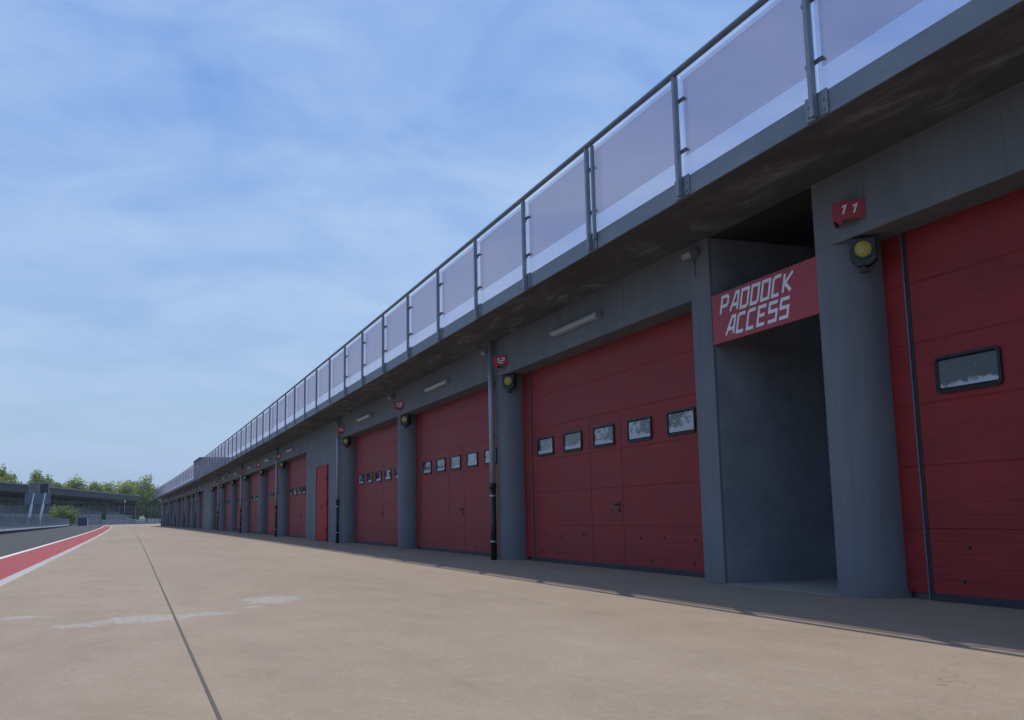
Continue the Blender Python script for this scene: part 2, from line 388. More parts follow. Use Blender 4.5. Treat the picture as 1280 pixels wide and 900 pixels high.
# ------------------------------------------------------------------ stroke lettering (slanted square technical face)
GL = {
 'P': (.62, [[(0, 0), (0, 1), (.5, 1), (.62, .88), (.62, .56), (.5, .44), (.07, .44)]]),
 'A': (.66, [[(0, 0), (.40, 1), (.66, 1), (.66, 0)], [(.2, .32), (.66, .32)]]),
 'D': (.62, [[(0, 0), (0, 1), (.62, 1), (.62, .12), (.5, 0), (.0, 0)]]),
 'O': (.62, [[(0, 0), (0, 1), (.62, 1), (.62, 0), (0, 0)]]),
 'C': (.58, [[(.60, 1), (.10, 1), (0, .9), (0, 0), (.55, 0)]]),
 'K': (.62, [[(0, 0), (0, 1)], [(.64, 1), (.1, .48), (.64, 0)]]),
 'E': (.58, [[(.60, 1), (0, 1), (0, 0), (.56, 0)], [(.07, .52), (.52, .52)]]),
 'S': (.60, [[(.62, 1), (0, 1), (0, .54), (.60, .54), (.60, 0), (-.02, 0)]]),
 '0': (.62, [[(0, 0), (0, 1), (.62, 1), (.62, 0), (0, 0)]]),
 '1': (.36, [[(-.04, .86), (.26, 1), (.26, 0)]]),
 '2': (.62, [[(0, 1), (.62, 1), (.62, .52), (0, .52), (0, 0), (.66, 0)]]),
 '3': (.60, [[(0, 1), (.60, 1), (.60, 0), (0, 0)], [(.12, .5), (.53, .5)]]),
 '4': (.62, [[(.06, 1), (0, .38), (.66, .38)], [(.5, .62), (.5, 0)]]),
 '5': (.60, [[(.62, 1), (0, 1), (0, .54), (.60, .54), (.60, 0), (-.02, 0)]]),
 '6': (.60, [[(.58, 1), (0, 1), (0, 0), (.60, 0), (.60, .5), (.07, .5)]]),
 '7': (.60, [[(0, 1), (.62, 1), (.30, 0)]]),
 '8': (.60, [[(0, 0), (0, 1), (.60, 1), (.60, 0), (0, 0)], [(.07, .5), (.53, .5)]]),
 '9': (.60, [[(.53, .5), (0, .5), (0, 1), (.60, 1), (.60, 0), (0, 0)]]),
}
def ribbon(pts, w):
    closed = pts[0] == pts[-1]
    P = [Vector(p) for p in (pts[:-1] if closed else pts)]
    n = len(P); L = []; Rr = []
    for i in range(n):
        if closed: a, b, c = P[i - 1], P[i], P[(i + 1) % n]
        else: a, b, c = P[max(0, i - 1)], P[i], P[min(n - 1, i + 1)]
        d1 = (b - a); d2 = (c - b)
        if d1.length < 1e-9: d1 = d2
        if d2.length < 1e-9: d2 = d1
        d1 = d1.normalized(); d2 = d2.normalized()
        n1 = Vector((-d1.y, d1.x)); n2 = Vector((-d2.y, d2.x))
        m = n1 + n2
        m = m / max(.35, m.dot(n1)) if m.length > 1e-6 else n1
        L.append(b + m * w / 2); Rr.append(b - m * w / 2)
    return L, Rr, closed
def text_mb(txt, h, w, gap, slant, place, wide=1.0):
    """place(u, v, t) -> 3-D point; text starts at u=0, baseline v=0. Returns builder and width"""
    mb = MB(); u = 0
    for ch in txt:
        adv, strokes = GL[ch]
        for si, st in enumerate(strokes):
            L, Q, closed = ribbon(st, w / h)
            t = .002 + .0006 * si
            f = lambda p: place(u + (p.x + p.y * slant) * h, p.y * h, t)
            st = [(x * wide, y) for x, y in st]
            L, Q, closed = ribbon(st, w / h)
            n = len(L)
            for i in range(n if closed else n - 1):
                j = (i + 1) % n
                mb.quad([f(L[i]), f(Q[i]), f(Q[j]), f(L[j])])
        u += (adv * wide + gap) * h
    return mb, u

# ------------------------------------------------------------------ SETTING: ground
def structure(mb, name, mat): return tag(mb.build(name, mat), kind='structure')
g = MB(); g.quad([(-3500, -800, -.03), (3500, -800, -.03), (3500, 6000, -.03), (-3500, 6000, -.03)]); structure(g, 'ground', M['grass'])
YE = 236.0
LW = -8.35                                                     # lane side of the pit wall
a = MB(); a.sheet(-1.45, 30, -40, YE, 0.0, off=loff); structure(a, 'pit_apron', M['apron'])
a = MB(); a.sheet(LW - .2, -2.60, -40, YE, -.004, off=loff); structure(a, 'pit_lane', M['asphalt'])
a = MB(); a.sheet(-26, LW - .2, -40, YE, -.012, off=loff); structure(a, 'race_track', M['track'])
a = MB(); a.sheet(-2.60, -1.62, -40, 165, .0, off=loff); structure(a, 'red_lane_band', M['red_paint'])
a = MB(); a.sheet(-2.60, -1.62, 165, YE, -.002, off=loff); structure(a, 'pit_exit_strip', M['apron'])
a = MB(); a.sheet(-2.74, -2.60, -40, 190, .0, off=loff); structure(a, 'white_lane_line', M['white_paint'])
a = MB(); a.sheet(-1.62, -1.45, -40, 190, .001, off=loff); structure(a, 'grey_kerb_strip', M['grey_strip'])
a = MB(); a.sheet(.329, .345, -40, 150, .003, off=loff); structure(a, 'expansion_joint', M['joint'])
h = MB()
nx, ny = 60, 8
hv = lambda i, j: (-2600 + 5200 * i / nx, 2500 + 160 * j,
                   (j / ny) ** .7 * (40 + 62 * math.exp(-((-2600 + 5200 * i / nx - 190) / 420) ** 2) + 9 * math.sin(i * .9) + 6 * math.sin(i * 2.3 + 1)) - .5)
for i in range(nx):
    for j in range(ny): h.quad([hv(i, j), hv(i + 1, j), hv(i + 1, j + 1), hv(i, j + 1)], True)
structure(h, 'hills', M['hill'])

# ------------------------------------------------------------------ PIT BUILDING
FX, DX, SOF, TOP, EDGE = 5.62, 5.95, 3.61, 3.785, 4.70
END = 144.6
PILL = [.33, 6.98, 15.52, 22.2, 28.86, 41.75, 48.4, 55.05, 61.7, 68.35, 75.0, 88.15, 94.8, 101.45, 108.1, 114.75, 121.4, 128.05, 134.7, 141.35]
NUMS = [10, 11, 12, 13, 14, 15, 16, 17, 18, 19, 20, 21, 22, 23, 24, 25, 26, 27, 28, 29]
BLOCKS = [(28.86, 35.0), (75.0, 81.4), (141.35, END)]
BASE = Vector((FX, 8.0, 0))
bld = tag(empty('pit_building', BASE), 'long low blue-grey pit building with red roller doors and a railed roof terrace', 'building')
def rel(o): o.location = Vector(o.location) - BASE; return o
def placed(o, X, Y, z=0): o.location = Vector((X + off(Y), Y, z)) - BASE; o.rotation_euler[2] = math.atan(-doff(Y)); return o
MOFF = tuple(-BASE)
def bpart(mb, name, mat, bevel=0):
    o = mb.build(name, mat, bld, MOFF, bevel=bevel); return o

for y0, y1 in ((-8, 7.12), (9.25, 28.86), (35.0, 75.0), (81.4, 141.35)):      # lintels over the doors
    w = MB(); w.strip(FX, DX + .1, y0, y1, 3.0, SOF + .02); bpart(w, 'lintel', M['wall'], .006)
w = MB(); w.strip(FX, DX + .1, 6.98, 7.12, 0, 2.9995); bpart(w, 'pier', M['wall'], .006)   # short pier beside the passage
w = MB(); w.strip(FX, DX + .1, 8.89, 9.25, 0, SOF + .02); bpart(w, 'pier', M['wall'], .006)
for y0, y1 in BLOCKS:
    w = MB(); w.strip(FX + .002, DX + .1, y0, y1, 0, SOF + .02); bpart(w, 'bay_wall', M['wall'], .006)
w = MB(); w.strip(DX + .1, 18, -8, 7.12, .0, SOF + .02); bpart(w, 'body_wall', M['passage'])   # body behind the doors, split by the passage
w = MB(); w.strip(DX + .1, 18, 8.89, END, .0, SOF + .02); bpart(w, 'body_wall', M['passage'])
w = MB(); w.box(FX, FX + .03, 8.86, 8.889, 0, SOF + .01); bpart(w, 'pier', M['wall'])
w = MB(); w.box(FX + .0301, 11, 8.86, 8.889, 0, SOF + .01); bpart(w, 'passage_wall', M['passage'])
w = MB(); w.box(11.0, 11.2, 7.121, 8.859, 0, SOF); bpart(w, 'passage_light_stop', M['passage'])  # unseen wall added to keep light out of the passage
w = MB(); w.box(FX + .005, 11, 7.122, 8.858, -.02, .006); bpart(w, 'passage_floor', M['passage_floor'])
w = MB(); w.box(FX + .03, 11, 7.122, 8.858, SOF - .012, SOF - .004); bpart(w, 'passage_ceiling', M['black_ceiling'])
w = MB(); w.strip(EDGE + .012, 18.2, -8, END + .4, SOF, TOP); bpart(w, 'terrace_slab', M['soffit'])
w = MB(); w.strip(EDGE, EDGE + .012, -8, END + .4, SOF + .004, TOP + .012); bpart(w, 'slab_edge', M['edge'])

# round fronted pillars
p = MB(); n = 28; r = .3135; cx = DX - .015 - FX
for i in range(n):
    t0 = math.pi / 2 + math.pi * i / n; t1 = math.pi / 2 + math.pi * (i + 1) / n
    q = [(cx + r * math.cos(t0), r * math.sin(t0)), (cx + r * math.cos(t1), r * math.sin(t1))]
    p.quad([(*q[0], 0), (*q[1], 0), (*q[1], 3.0), (*q[0], 3.0)], True)
p.quad([(cx, r, 0), (cx, r, 3.0), (cx + .06, r, 3.0), (cx + .06, r, 0)]); p.quad([(cx, -r, 0), (cx + .06, -r, 0), (cx + .06, -r, 3.0), (cx, -r, 3.0)])
pil0 = p.build('pillar', M['wall'], bld)
for i, y in enumerate(PILL):
    o = pil0 if i == 0 else copy_tree(pil0, bld)
    placed(o, FX, y)

# sectional doors: ribbed leaf with sub-parts; local origin on the floor, x=0 the leaf's face
HW = 2.635
def leaf(ya=HW, yb=-HW, xo=0.0):
    m = MB(); prof = []
    z = .055; prof.append((z, 0))
    k = 0
    while z < 3.0 - 1e-6:
        nz = min(3.0, z + .1)
        major = (k % 5 == 4)
        d, wd = (.0045, .008) if major else (.0011, .010)
        if nz < 2.99: prof += [(nz - wd, 0), (nz - wd * .3, d), (nz + wd * .3, d), (nz + wd, 0)]
        else: prof.append((3.0, 0))
        z = nz; k += 1
    for (z0, x0), (z1, x1) in zip(prof, prof[1:]):
        m.quad([(xo + x0, ya, z0), (xo + x0, yb, z0), (xo + x1, yb, z1), (xo + x1, ya, z1)])
    m.quad([(.04, ya, .055), (.04, yb, .055), (xo, yb, .055), (xo, ya, .055)])
    m.quad([(.04, ya, 3), (xo, ya, 3), (xo, ya, .055), (.04, ya, .055)])
    m.quad([(.04, yb, 3), (.04, yb, .055), (xo, yb, .055), (xo, yb, 3)])
    return m
door0 = leaf().build('garage_door', M['red_door'], bld)
def rrect(y0, y1, z0, z1, r, n=4):
    pts = []
    for cy, cz, a0 in ((y1 - r, z1 - r, 0), (y0 + r, z1 - r, 90), (y0 + r, z0 + r, 180), (y1 - r, z0 + r, 270)):
        for k in range(n + 1):
            a = R(a0 + 90 * k / n); pts.append((cy + r * math.cos(a), cz + r * math.sin(a)))
    return pts
def ring(m, outer, inner, xo, xi, xb):
    """moulded gasket: outer rim at xb, crown at xo, inner lip at xi"""
    n = len(outer)
    mid = [((a[0] * .45 + b[0] * .55), (a[1] * .45 + b[1] * .55)) for a, b in zip(outer, inner)]
    for k in range(n):
        l = (k + 1) % n
        o1, o2, m1, m2, i1, i2 = outer[k], outer[l], mid[k], mid[l], inner[k], inner[l]
        m.quad([(xb, *o1), (xb, *o2), (xo, *o2), (xo, *o1)], True)
        m.quad([(xo, *o1), (xo, *o2), (xo - .006, *m2), (xo - .006, *m1)], True)
        m.quad([(xo - .006, *m1), (xo - .006, *m2), (xi, *i2), (xi, *i1)], True)
for k in range(5):
    yc = -2.06 + 1.03 * k
    fr = MB(); ring(fr, rrect(yc - .325, yc + .325, 1.61, 1.905, .045), rrect(yc - .285, yc + .285, 1.655, 1.868, .018), -.016, -.004, .003)
    fr.build('window_frame', M['frame'], door0)
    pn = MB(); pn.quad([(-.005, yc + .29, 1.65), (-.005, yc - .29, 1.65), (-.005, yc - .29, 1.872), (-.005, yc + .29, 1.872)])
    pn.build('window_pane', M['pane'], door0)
for s in (1, -1):
    gd = MB(); gd.box(-.014, .0, s * HW + (-.002 if s > 0 else -.014), s * HW + (.014 if s > 0 else .002), 0.0, 2.999); gd.build('guide_rail', M['guide'], door0, bevel=.003)
    gp = MB(); gp.box(-.004, .02, *sorted((s * (HW - .004), s * (HW - .034))), 0.0, 2.998); gp.build('guide_gap', M['seam'], door0)
    ya, yb = sorted((s * (HW + .014), s * (HW + .5)))
    sp = leaf(yb, ya, .006); sp.build('side_panel', M['red_door'], door0)
rb = MB(); rb.box(-.012, .03, -HW + .04, HW - .04, .0, .062); rb.build('bottom_seal', M['rubber'], door0, bevel=.004)
wk = MB()                                                     # outline of the wicket door in the leaf
y0, y1, zt = -.50, .46, 2.02
for (a0, a1, b0, b1) in ((y0, y0 + .007, .06, zt), (y1 - .007, y1, .06, zt), (y0 + .0071, y1 - .0071, zt - .009, zt)): wk.box(-.003, .001, a0, a1, b0, b1)
wk.build('wicket_door_gap', M['red_gap'], door0)
hd = MB(); hd.box(-.008, .0, -.40, -.362, .73, .88); hd.tube((-.012, -.38, .835), (-.06, -.38, .835), .011); hd.tube((-.055, -.39, .835), (-.055, -.28, .83), .009)
hd.tube((-.012, -.38, .745), (-.02, -.38, .745), .012)
hd.build('handle', M['black'], door0)
for yy, zz in ((2.2, .42), (1.55, .40), (.75, .43), (-.95, .41), (-1.55, .42), (-2.25, .40), (2.28, .16), (1.7, .14), (-1.2, .15), (-2.2, .15)):
    vt = MB(); vt.tube((0, yy, zz), (-.012, yy, zz), .016, .012, 10); vt.build('bolt_head', M['rubber'], door0)
DOORY = [y - 3.32 for i, y in enumerate(PILL) if i >= 1]
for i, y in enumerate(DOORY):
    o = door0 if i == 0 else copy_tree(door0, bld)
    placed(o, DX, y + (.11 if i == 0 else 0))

# red steel door in the first solid bay
sd = MB(); sd.box(-.03, .0, -.92, .92, .012, 2.30); steel = sd.build('steel_door', M['red_steel'], bld, bevel=.006); placed(steel, FX, 31.82)
fr = MB(); fr.box(-.045, .0, -.98, -.921, 0, 2.36); fr.box(-.045, 0, .921, .98, 0, 2.36); fr.box(-.045, 0, -.9209, .9209, 2.301, 2.36); fr.build('frame', M['red_steel'], steel, bevel=.004)
hn = MB(); hn.box(-.042, -.03, -.07, -.02, .95, 1.15); hn.tube((-.04, -.045, 1.05), (-.085, -.045, 1.05), .01); hn.tube((-.08, -.05, 1.05), (-.08, .09, 1.05), .011); hn.build('handle', M['black'], steel)
for z in (.35, 1.15, 1.95):
    hg = MB(); hg.tube((-.05, -.925, z - .07), (-.05, -.925, z + .07), .018); hg.build('hinge', M['black'], steel)
# stair housing on the terrace
hs = MB(); hs.box(-.0, 2.4, -4, 2.5, 0, 1.72); hs.box(-.04, 2.44, -4.04, 2.54, 1.721, 1.79)
o = hs.build('stair_housing', M['housing'], bld); placed(o, 5.3, 86.0, TOP)

# ------------------------------------------------------------------ TERRACE RAILING
RB = Vector((4.66, 8.0, TOP))
rail = tag(empty('terrace_railing', RB), 'long steel railing with pale lavender glass panels along the terrace edge', 'railing')
def rplaced(o, X, Y, z): o.location = Vector((X + off(Y), Y, z)) - RB; o.rotation_euler[2] = math.atan(-doff(Y)); return o
ym = 5.81; sp = 1.975
ks = list(range(-4, 71))
hr = MB(); pts = []
Ys = [-8 + 3.0 * i for i in range(51)]
for y0, y1 in zip(Ys, Ys[1:]): hr.tube((4.655 + off(y0), y0, 4.825), (4.655 + off(y1), y1, 4.825), .030, n=12, cap=False)
hr.build('handrail', M['rail'], rail, tuple(-RB))
ps = MB(); ps.box(-.023, .023, -.023, .023, SOF + .015, 4.80)
post0 = ps.build('post', M['post'], rail, bevel=.004)
bp = MB(); bp.box(.027, .038, -.13, .13, SOF + .012, TOP + .028)
for yy in (-.09, .09):
    for zz in (SOF + .05, SOF + .13): bp.tube((.027, yy, zz), (.015, yy, zz), .012, n=6)
bp.build('base_plate', M['plate'], post0, bevel=.003)
for z in (4.06, 4.56):
    cl = MB(); cl.box(.027, .049, -.10, .10, z - .014, z + .014); cl.tube((.03, .085, z), (.075, .085, z), .013, n=8); cl.tube((.03, -.085, z), (.075, -.085, z), .013, n=8)
    cl.build('clip', M['rail'], post0)
for k in ks:
    y = ym + sp * k
    if k < 10: o = post0 if k == ks[0] else copy_tree(post0, rail)
    else: o = post0.copy(); col.objects.link(o); o.parent = rail
    rplaced(o, 4.66, y, 0)
tw = MB(); tw.box(-.018, .018, -.018, .018, SOF + .1, 4.80); o = tw.build('post', M['post'], rail, bevel=.003); rplaced(o, 4.67, ym + 2 * sp - .125, 0)
gl = MB(); gl.box(.056, .063, -sp / 2 + .012, sp / 2 - .012, TOP + .002, 4.80)
pan0 = gl.build('glass_panel', M['glass'], rail)
fl = MB(); fl.box(.051, .0535, -sp / 2 + .07, sp / 2 - .07, 4.00, 4.75); fl.build('smoked_pane', M['film'], pan0)
for k in ks[:-1]:
    y = ym + sp * (k + .5)
    o = pan0 if k == ks[0] else copy_tree(pan0, rail)
    rplaced(o, 4.66, y, 0)

# ------------------------------------------------------------------ THINGS FIXED TO THE FACADE
VIS = [(i, y) for i, y in enumerate(PILL) if i >= 1]
def spot_name(i):      # how to find pillar i in the photo
    n = NUMS[i]
    if n == 11: return 'beside the paddock access passage'
    if n == 12: return 'on the pillar with the plate reading 12'
    if n == 13: return 'on the pillar with the plate reading 13'
    if n == 14: return 'on the pillar just right of the red steel door'
    return f'on the {ORD[i - 4]} pillar past the red steel door'
# number plates: folded wedges pointing out over the lane
for i, y in VIS:
    Y = y - .45; X = 5.62
    d = .19
    b = MB(); b.m = 0
    z0, z1 = 3.125, 3.285
    pl = lambda u, v, t: (u, v, t)
    root = empty('number_sign', (X + off(Y), Y, 3.2), math.atan(-doff(Y)))
    zz = -.075, .085
    # near face runs from the apex (-d, +.095) back to the wall (0, -.095)
    A, W, F = (-d, .095), (-.004, -.095), (-.004, .285)
    f = MB()
    f.prism([A, W, (W[0], W[1] + .012), (A[0] + .008, A[1])], lambda u, v, t: (u, v, t), *zz)
    f.prism([A, (A[0] + .008, A[1]), (F[0], F[1] - .012), F], lambda u, v, t: (u, v, t), *zz)
    f.build('plate', M['sign_red'], root)
    # pointed drip of the fold under the apex
    tp = MB(); e = Vector((W[0] - A[0], W[1] - A[1])).normalized()
    P0 = Vector(A); P1 = P0 + e * .085
    tp.quad([(P0.x, P0.y, zz[0]), (P1.x, P1.y, zz[0]), (P1.x - .01, P1.y + .012, zz[0] - .045)])
    tp.quad([(P0.x + .004, P0.y, zz[0]), (P1.x - .01, P1.y + .012, zz[0] - .045), (P1.x + .002, P1.y + .004, zz[0])])
    tp.build('pointer', M['sign_edge'], root)
    L = (Vector(W) - Vector(A)).length; nrm = Vector((e.y, -e.x)); nrm = nrm if nrm.x < 0 else -nrm
    s = str(NUMS[i])
    th, tw_, gp, wk_ = .072, .016, (.75 if s == '11' else .40), 1.3
    adv = sum(GL[c][0] * wk_ for c in s) * th + gp * th * (len(s) - 1)
    start = (L - adv - .35 * th) / 2 + .004
    tm, _ = text_mb(s, th, tw_, gp, .35, lambda u, v, t: (A[0] + e.x * (start + u) + nrm.x * t, A[1] + e.y * (start + u) + nrm.y * t, zz[0] + .046 + v), wk_)
    tm.build('numeral', M['lettering'], root, fix=False)
    n = NUMS[i]
    lab = {11: 'red folded number sign reading 11 above the near pillar', 12: 'red folded number sign reading 12 beside the tall grey pipe',
           13: 'red folded number sign reading 13 above the middle pillar', 14: 'small red folded number sign reading 14 right of the red steel door'}.get(
           n, f'small red number sign above the {ORD[i - 4]} pillar past the red steel door')
    tag(root, lab, 'sign', 'red number signs along the pit building')

# amber signal lamps at 45 degrees on the pillar corners
sg = empty('signal_lamp', (0, 0, 0))
hb = MB(); hb.prism([(-.105, .11), (.105, .11), (.105, -.07), (.05, -.125), (-.05, -.125), (-.105, -.07)], lambda u, v, t: (t, -u, v), -.05, .055)
hb.build('housing', M['black'], sg, bevel=.006)
rm = MB()
for k in range(24):
    a0, a1 = 2 * math.pi * k / 24, 2 * math.pi * (k + 1) / 24
    for (r0, x0, r1, x1) in ((.088, -.05, .088, -.066), (.088, -.066, .074, -.066), (.074, -.066, .070, -.052)):
        rm.quad([(x0, r0 * math.cos(a0), .015 + r0 * math.sin(a0)), (x0, r0 * math.cos(a1), .015 + r0 * math.sin(a1)), (x1, r1 * math.cos(a1), .015 + r1 * math.sin(a1)), (x1, r1 * math.cos(a0), .015 + r1 * math.sin(a0))], True)
rm.build('lens_rim', M['black'], sg)
ln = MB()
for j in range(4):
    r0, r1 = .073 * j / 4, .073 * (j + 1) / 4; x0, x1 = -.052 - .016 * (1 - (j / 4) ** 2), -.052 - .016 * (1 - ((j + 1) / 4) ** 2)
    for k in range(24):
        a0, a1 = 2 * math.pi * k / 24, 2 * math.pi * (k + 1) / 24
        q = [(x0, r0 * math.cos(a0), .015 + r0 * math.sin(a0)), (x1, r1 * math.cos(a0), .015 + r1 * math.sin(a0)), (x1, r1 * math.cos(a1), .015 + r1 * math.sin(a1)), (x0, r0 * math.cos(a1), .015 + r0 * math.sin(a1))]
        ln.quad(q if j else [q[0], q[1], q[2]], True)
ln.build('lens', M['lens'], sg)
kb = MB(); kb.tube((0, 0, -.125), (0, 0, -.155), .03, n=14); kb.box(-.03, .03, -.035, .035, -.175, -.155); kb.build('cable_gland', M['black'], sg, bevel=.003)
br = MB(); br.box(.055, .15, -.03, .03, -.02, .04); br.build('bracket', M['black'], sg)
for n_, (i, y) in enumerate(VIS):
    o = sg if n_ == 0 else copy_tree(sg)
    Y = y - .40
    o.location = (5.69 + off(Y), Y, 2.865); o.rotation_euler = (0, 0, R(45) + math.atan(-doff(Y)))
    lab = {11: 'black signal box with round amber lens beside the paddock access passage', 12: 'black signal box with amber lens under the plate reading 12',
           13: 'black signal box with amber lens under the plate reading 13', 14: 'black signal box with amber lens under the plate reading 14'}.get(
           NUMS[i], f'small black signal box {spot_name(i)}')
    tag(o, lab, 'signal lamp', 'amber signal boxes on the pillars')

# tube lamps on the lintels
lp = empty('wall_lamp', (0, 0, 0))
b = MB(); b.box(-.045, 0, -.77, .77, -.05, .05); b.build('housing', M['lamp_body'], lp, bevel=.008)
b = MB(); b.prism([(-.046, -.042), (-.075, -.036), (-.09, -.012), (-.09, .018), (-.075, .038), (-.046, .042)], lambda u, v, t: (u, t, v), -.74, .74); b.build('diffuser', M['diffuser'], lp)
for s in (-1, 1):
    b = MB(); b.box(-.095, -.0455, *sorted((s * .741, s * .772)), -.046, .046); b.build('end_cap', M['lamp_body'], lp, bevel=.004)
LY = [(i, y) for i, y in enumerate(DOORY) if i >= 1]
for n_, (i, y) in enumerate(LY):
    o = lp if n_ == 0 else copy_tree(lp)
    o.location = (FX + off(y), y + .03, 3.28); o.rotation_euler[2] = math.atan(-doff(y))
    nm = NUMS[i + 1]
    lab = {12: 'long grey tube lamp above the near red door left of the passage', 13: 'grey tube lamp above the red door between plates 12 and 13',
           14: 'grey tube lamp above the red door between plates 13 and 14'}.get(nm, f'grey tube lamp above the {ORD[i - 3]} garage door past the red steel door')
    tag(o, lab, 'lamp', 'tube lamps above the garage doors')

# little floodlights under the terrace slab
cm = empty('floodlight', (0, 0, 0))
b = MB(); b.box(-.13, -.02, -.09, .09, -.035, .035); o_ = b.build('head', M['camera_grey'], cm, bevel=.008); o_.rotation_euler = (0, R(-22), 0)
b = MB(); b.box(-.02, 0, -.03, .03, -.06, .06); b.tube((-.07, 0, .02), (-.01, 0, .02), .012, n=8); b.build('bracket', M['camera_grey'], cm)
b = MB(); b.tube((-.006, .02, -.06), (-.006, .02, -.26), .006, n=6); b.build('cable', M['rail'], cm)
CY = [9.12] + [y + .36 for i, y in enumerate(PILL) if i >= 2]
for n_, y in enumerate(CY):
    o = cm if n_ == 0 else copy_tree(cm)
    o.location = (FX + off(y), y, 3.50); o.rotation_euler[2] = math.atan(-doff(y))
    if n_ == 0: lab = 'small grey floodlight under the terrace slab beside the passage'
    else:
        n = NUMS[n_ + 1]
        lab = {12: 'small grey floodlight left of the tall pipe near plate 12', 13: 'small pale floodlight left of the plate reading 13',
               14: 'small grey floodlight above the red steel door wall near plate 14'}.get(n, f'tiny floodlight {spot_name(n_ + 1)}')
    tag(o, lab, 'floodlight', 'floodlights under the terrace slab')

# downpipes with black foot guards
dp = empty('downpipe', (0, 0, 0))
b = MB(); b.tube((0, 0, 1.22), (0, 0, SOF - .004), .047, n=20); b.build('pipe', M['pipe'], dp)
b = MB(); b.tube((0, 0, 0), (0, 0, 1.16), .050, n=20); b.tube((0, 0, 1.16), (0, 0, 1.24), .062, n=20); b.build('foot_guard', M['black'], dp)
for z in (.28, 1.02):
    b = MB(); b.tube((0, 0, z), (0, 0, z + .03), .0535, n=20); b.box(0, .07, -.012, .012, z, z + .03); b.build('clamp_band', M['galv'], dp)
for z in (2.0, 3.0):
    b = MB(); b.tube((0, 0, z), (0, 0, z + .025), .0505, n=20); b.box(0, .09, -.012, .012, z, z + .025); b.build('clamp_band', M['galv'], dp)
PIPES = [2, 4, 5, 7, 9, 11, 13, 15, 17, 19]
for n_, i in enumerate(PIPES):
    o = dp if n_ == 0 else copy_tree(dp)
    Y = PILL[i] + .05
    o.location = (5.535 + off(Y), Y, 0)
    lab = {12: 'tall grey downpipe with black foot in front of pillar 12', 14: 'grey downpipe with black foot just right of the red steel door'}.get(
        NUMS[i], f'grey downpipe with black foot {spot_name(i)}')
    tag(o, lab, 'downpipe', 'downpipes along the pit building')

# paddock access board
PX = FX + .006
pb = tag(empty('access_sign', (PX, 7.99, 2.70)), 'red board reading PADDOCK ACCESS hung across the dark passage', 'sign')
b = MB(); b.box(0, .02, -.8685, .8685, -.26, .26); b.build('board', M['sign_red'], pb, bevel=.003)
def line(txt, h, w, ystart, zbase, wide):
    mb, wd = text_mb(txt, h, w, .35, .30, lambda u, v, t: (-t, ystart - u, zbase + v), wide)
    mb.build('lettering', M['lettering'], pb, fix=False)
line('PADDOCK', .170, .033, .705, .036, 1.12)
line('ACCESS', .170, .033, .625, -.196, 1.20)

def at(px, Y):  # lateral position of image column px at distance Y
    d = (px - 640, 203.0, 1245.5)
    dx = .93564734 * d[0] + .03478703 * d[1] + .35121777 * d[2]; dy = -.35235624 * d[0] + .14910233 * d[1] + .9239121 * d[2]
    return Y * dx / dy
# ------------------------------------------------------------------ BEYOND THE LANE
# pit wall with pickets
pw = tag(empty('pit_wall', (-9.55, 100, 0)), 'low dark pit wall with white coping and picket rail left of the lane', 'wall')
def pwp(mb, name, mat): return mb.build(name, mat, pw, (9.55, -100, 0))
b = MB(); b.strip(LW - .3, LW, 20, 196, -.02, .20, 6, off=loff); pwp(b, 'wall', M['wall_dark'])
b = MB(); b.strip(LW - .33, LW + .03, 20, 196, .201, .30, 6, off=loff); pwp(b, 'coping', M['coping'])
b = MB(); b.strip(LW - .18, LW - .13, 20, 196, 1.22, 1.27, 6, off=loff); b.strip(LW - .18, LW - .13, 20, 196, .70, .74, 6, off=loff)
y = 20.0
while y < 196:
    o_ = loff(y); b.box(LW - .17 + o_, LW - .14 + o_, y, y + .03, .301, 1.22); y += .60
pwp(b, 'picket_rail', M['fence_steel'])
for k in range(30):
    y = 22 + 6 * k; o_ = loff(y)
    q = MB(); q.box(LW - .21 + o_, LW - .10 + o_, y, y + .1, .302, 1.35); pwp(q, 'post', M['stand_col'])

# timing gantry on two leaning white legs
GY = 118.0; GX = -8.75 + loff(GY)
ga = tag(empty('timing_gantry', (GX, GY, -.38)), 'board on two leaning white legs rising above the pit wall', 'signboard')
for xx in (-1.05, .05):
    b = MB(); b.tube((xx, 0, 0), (xx + .58, 0, 4.25), .12, n=10); b.build('leg', M['white_steel'], ga)
b = MB(); b.box(-1.35, 1.15, -.10, .10, 3.05, 4.20); b.build('lower_panel', M['board_blue'], ga, bevel=.02)
b = MB(); b.box(-1.03, 1.0, -.14, .14, 5.221, 5.38); b.box(-1.0, -.86, -.13, .13, 4.201, 5.22); b.box(-.12, .08, -.13, .13, 4.201, 5.22); b.box(.86, 1.0, -.13, .13, 4.201, 5.22); b.build('frame', M['stand_edge'], ga)
b = MB(); b.box(-.859, -.121, -.08, .08, 4.21, 5.21); b.build('grey_panel', M['board_brown'], ga)
b = MB(); b.box(.081, .859, -.08, .08, 4.21, 5.21); b.build('dark_panel', M['board_dark'], ga)

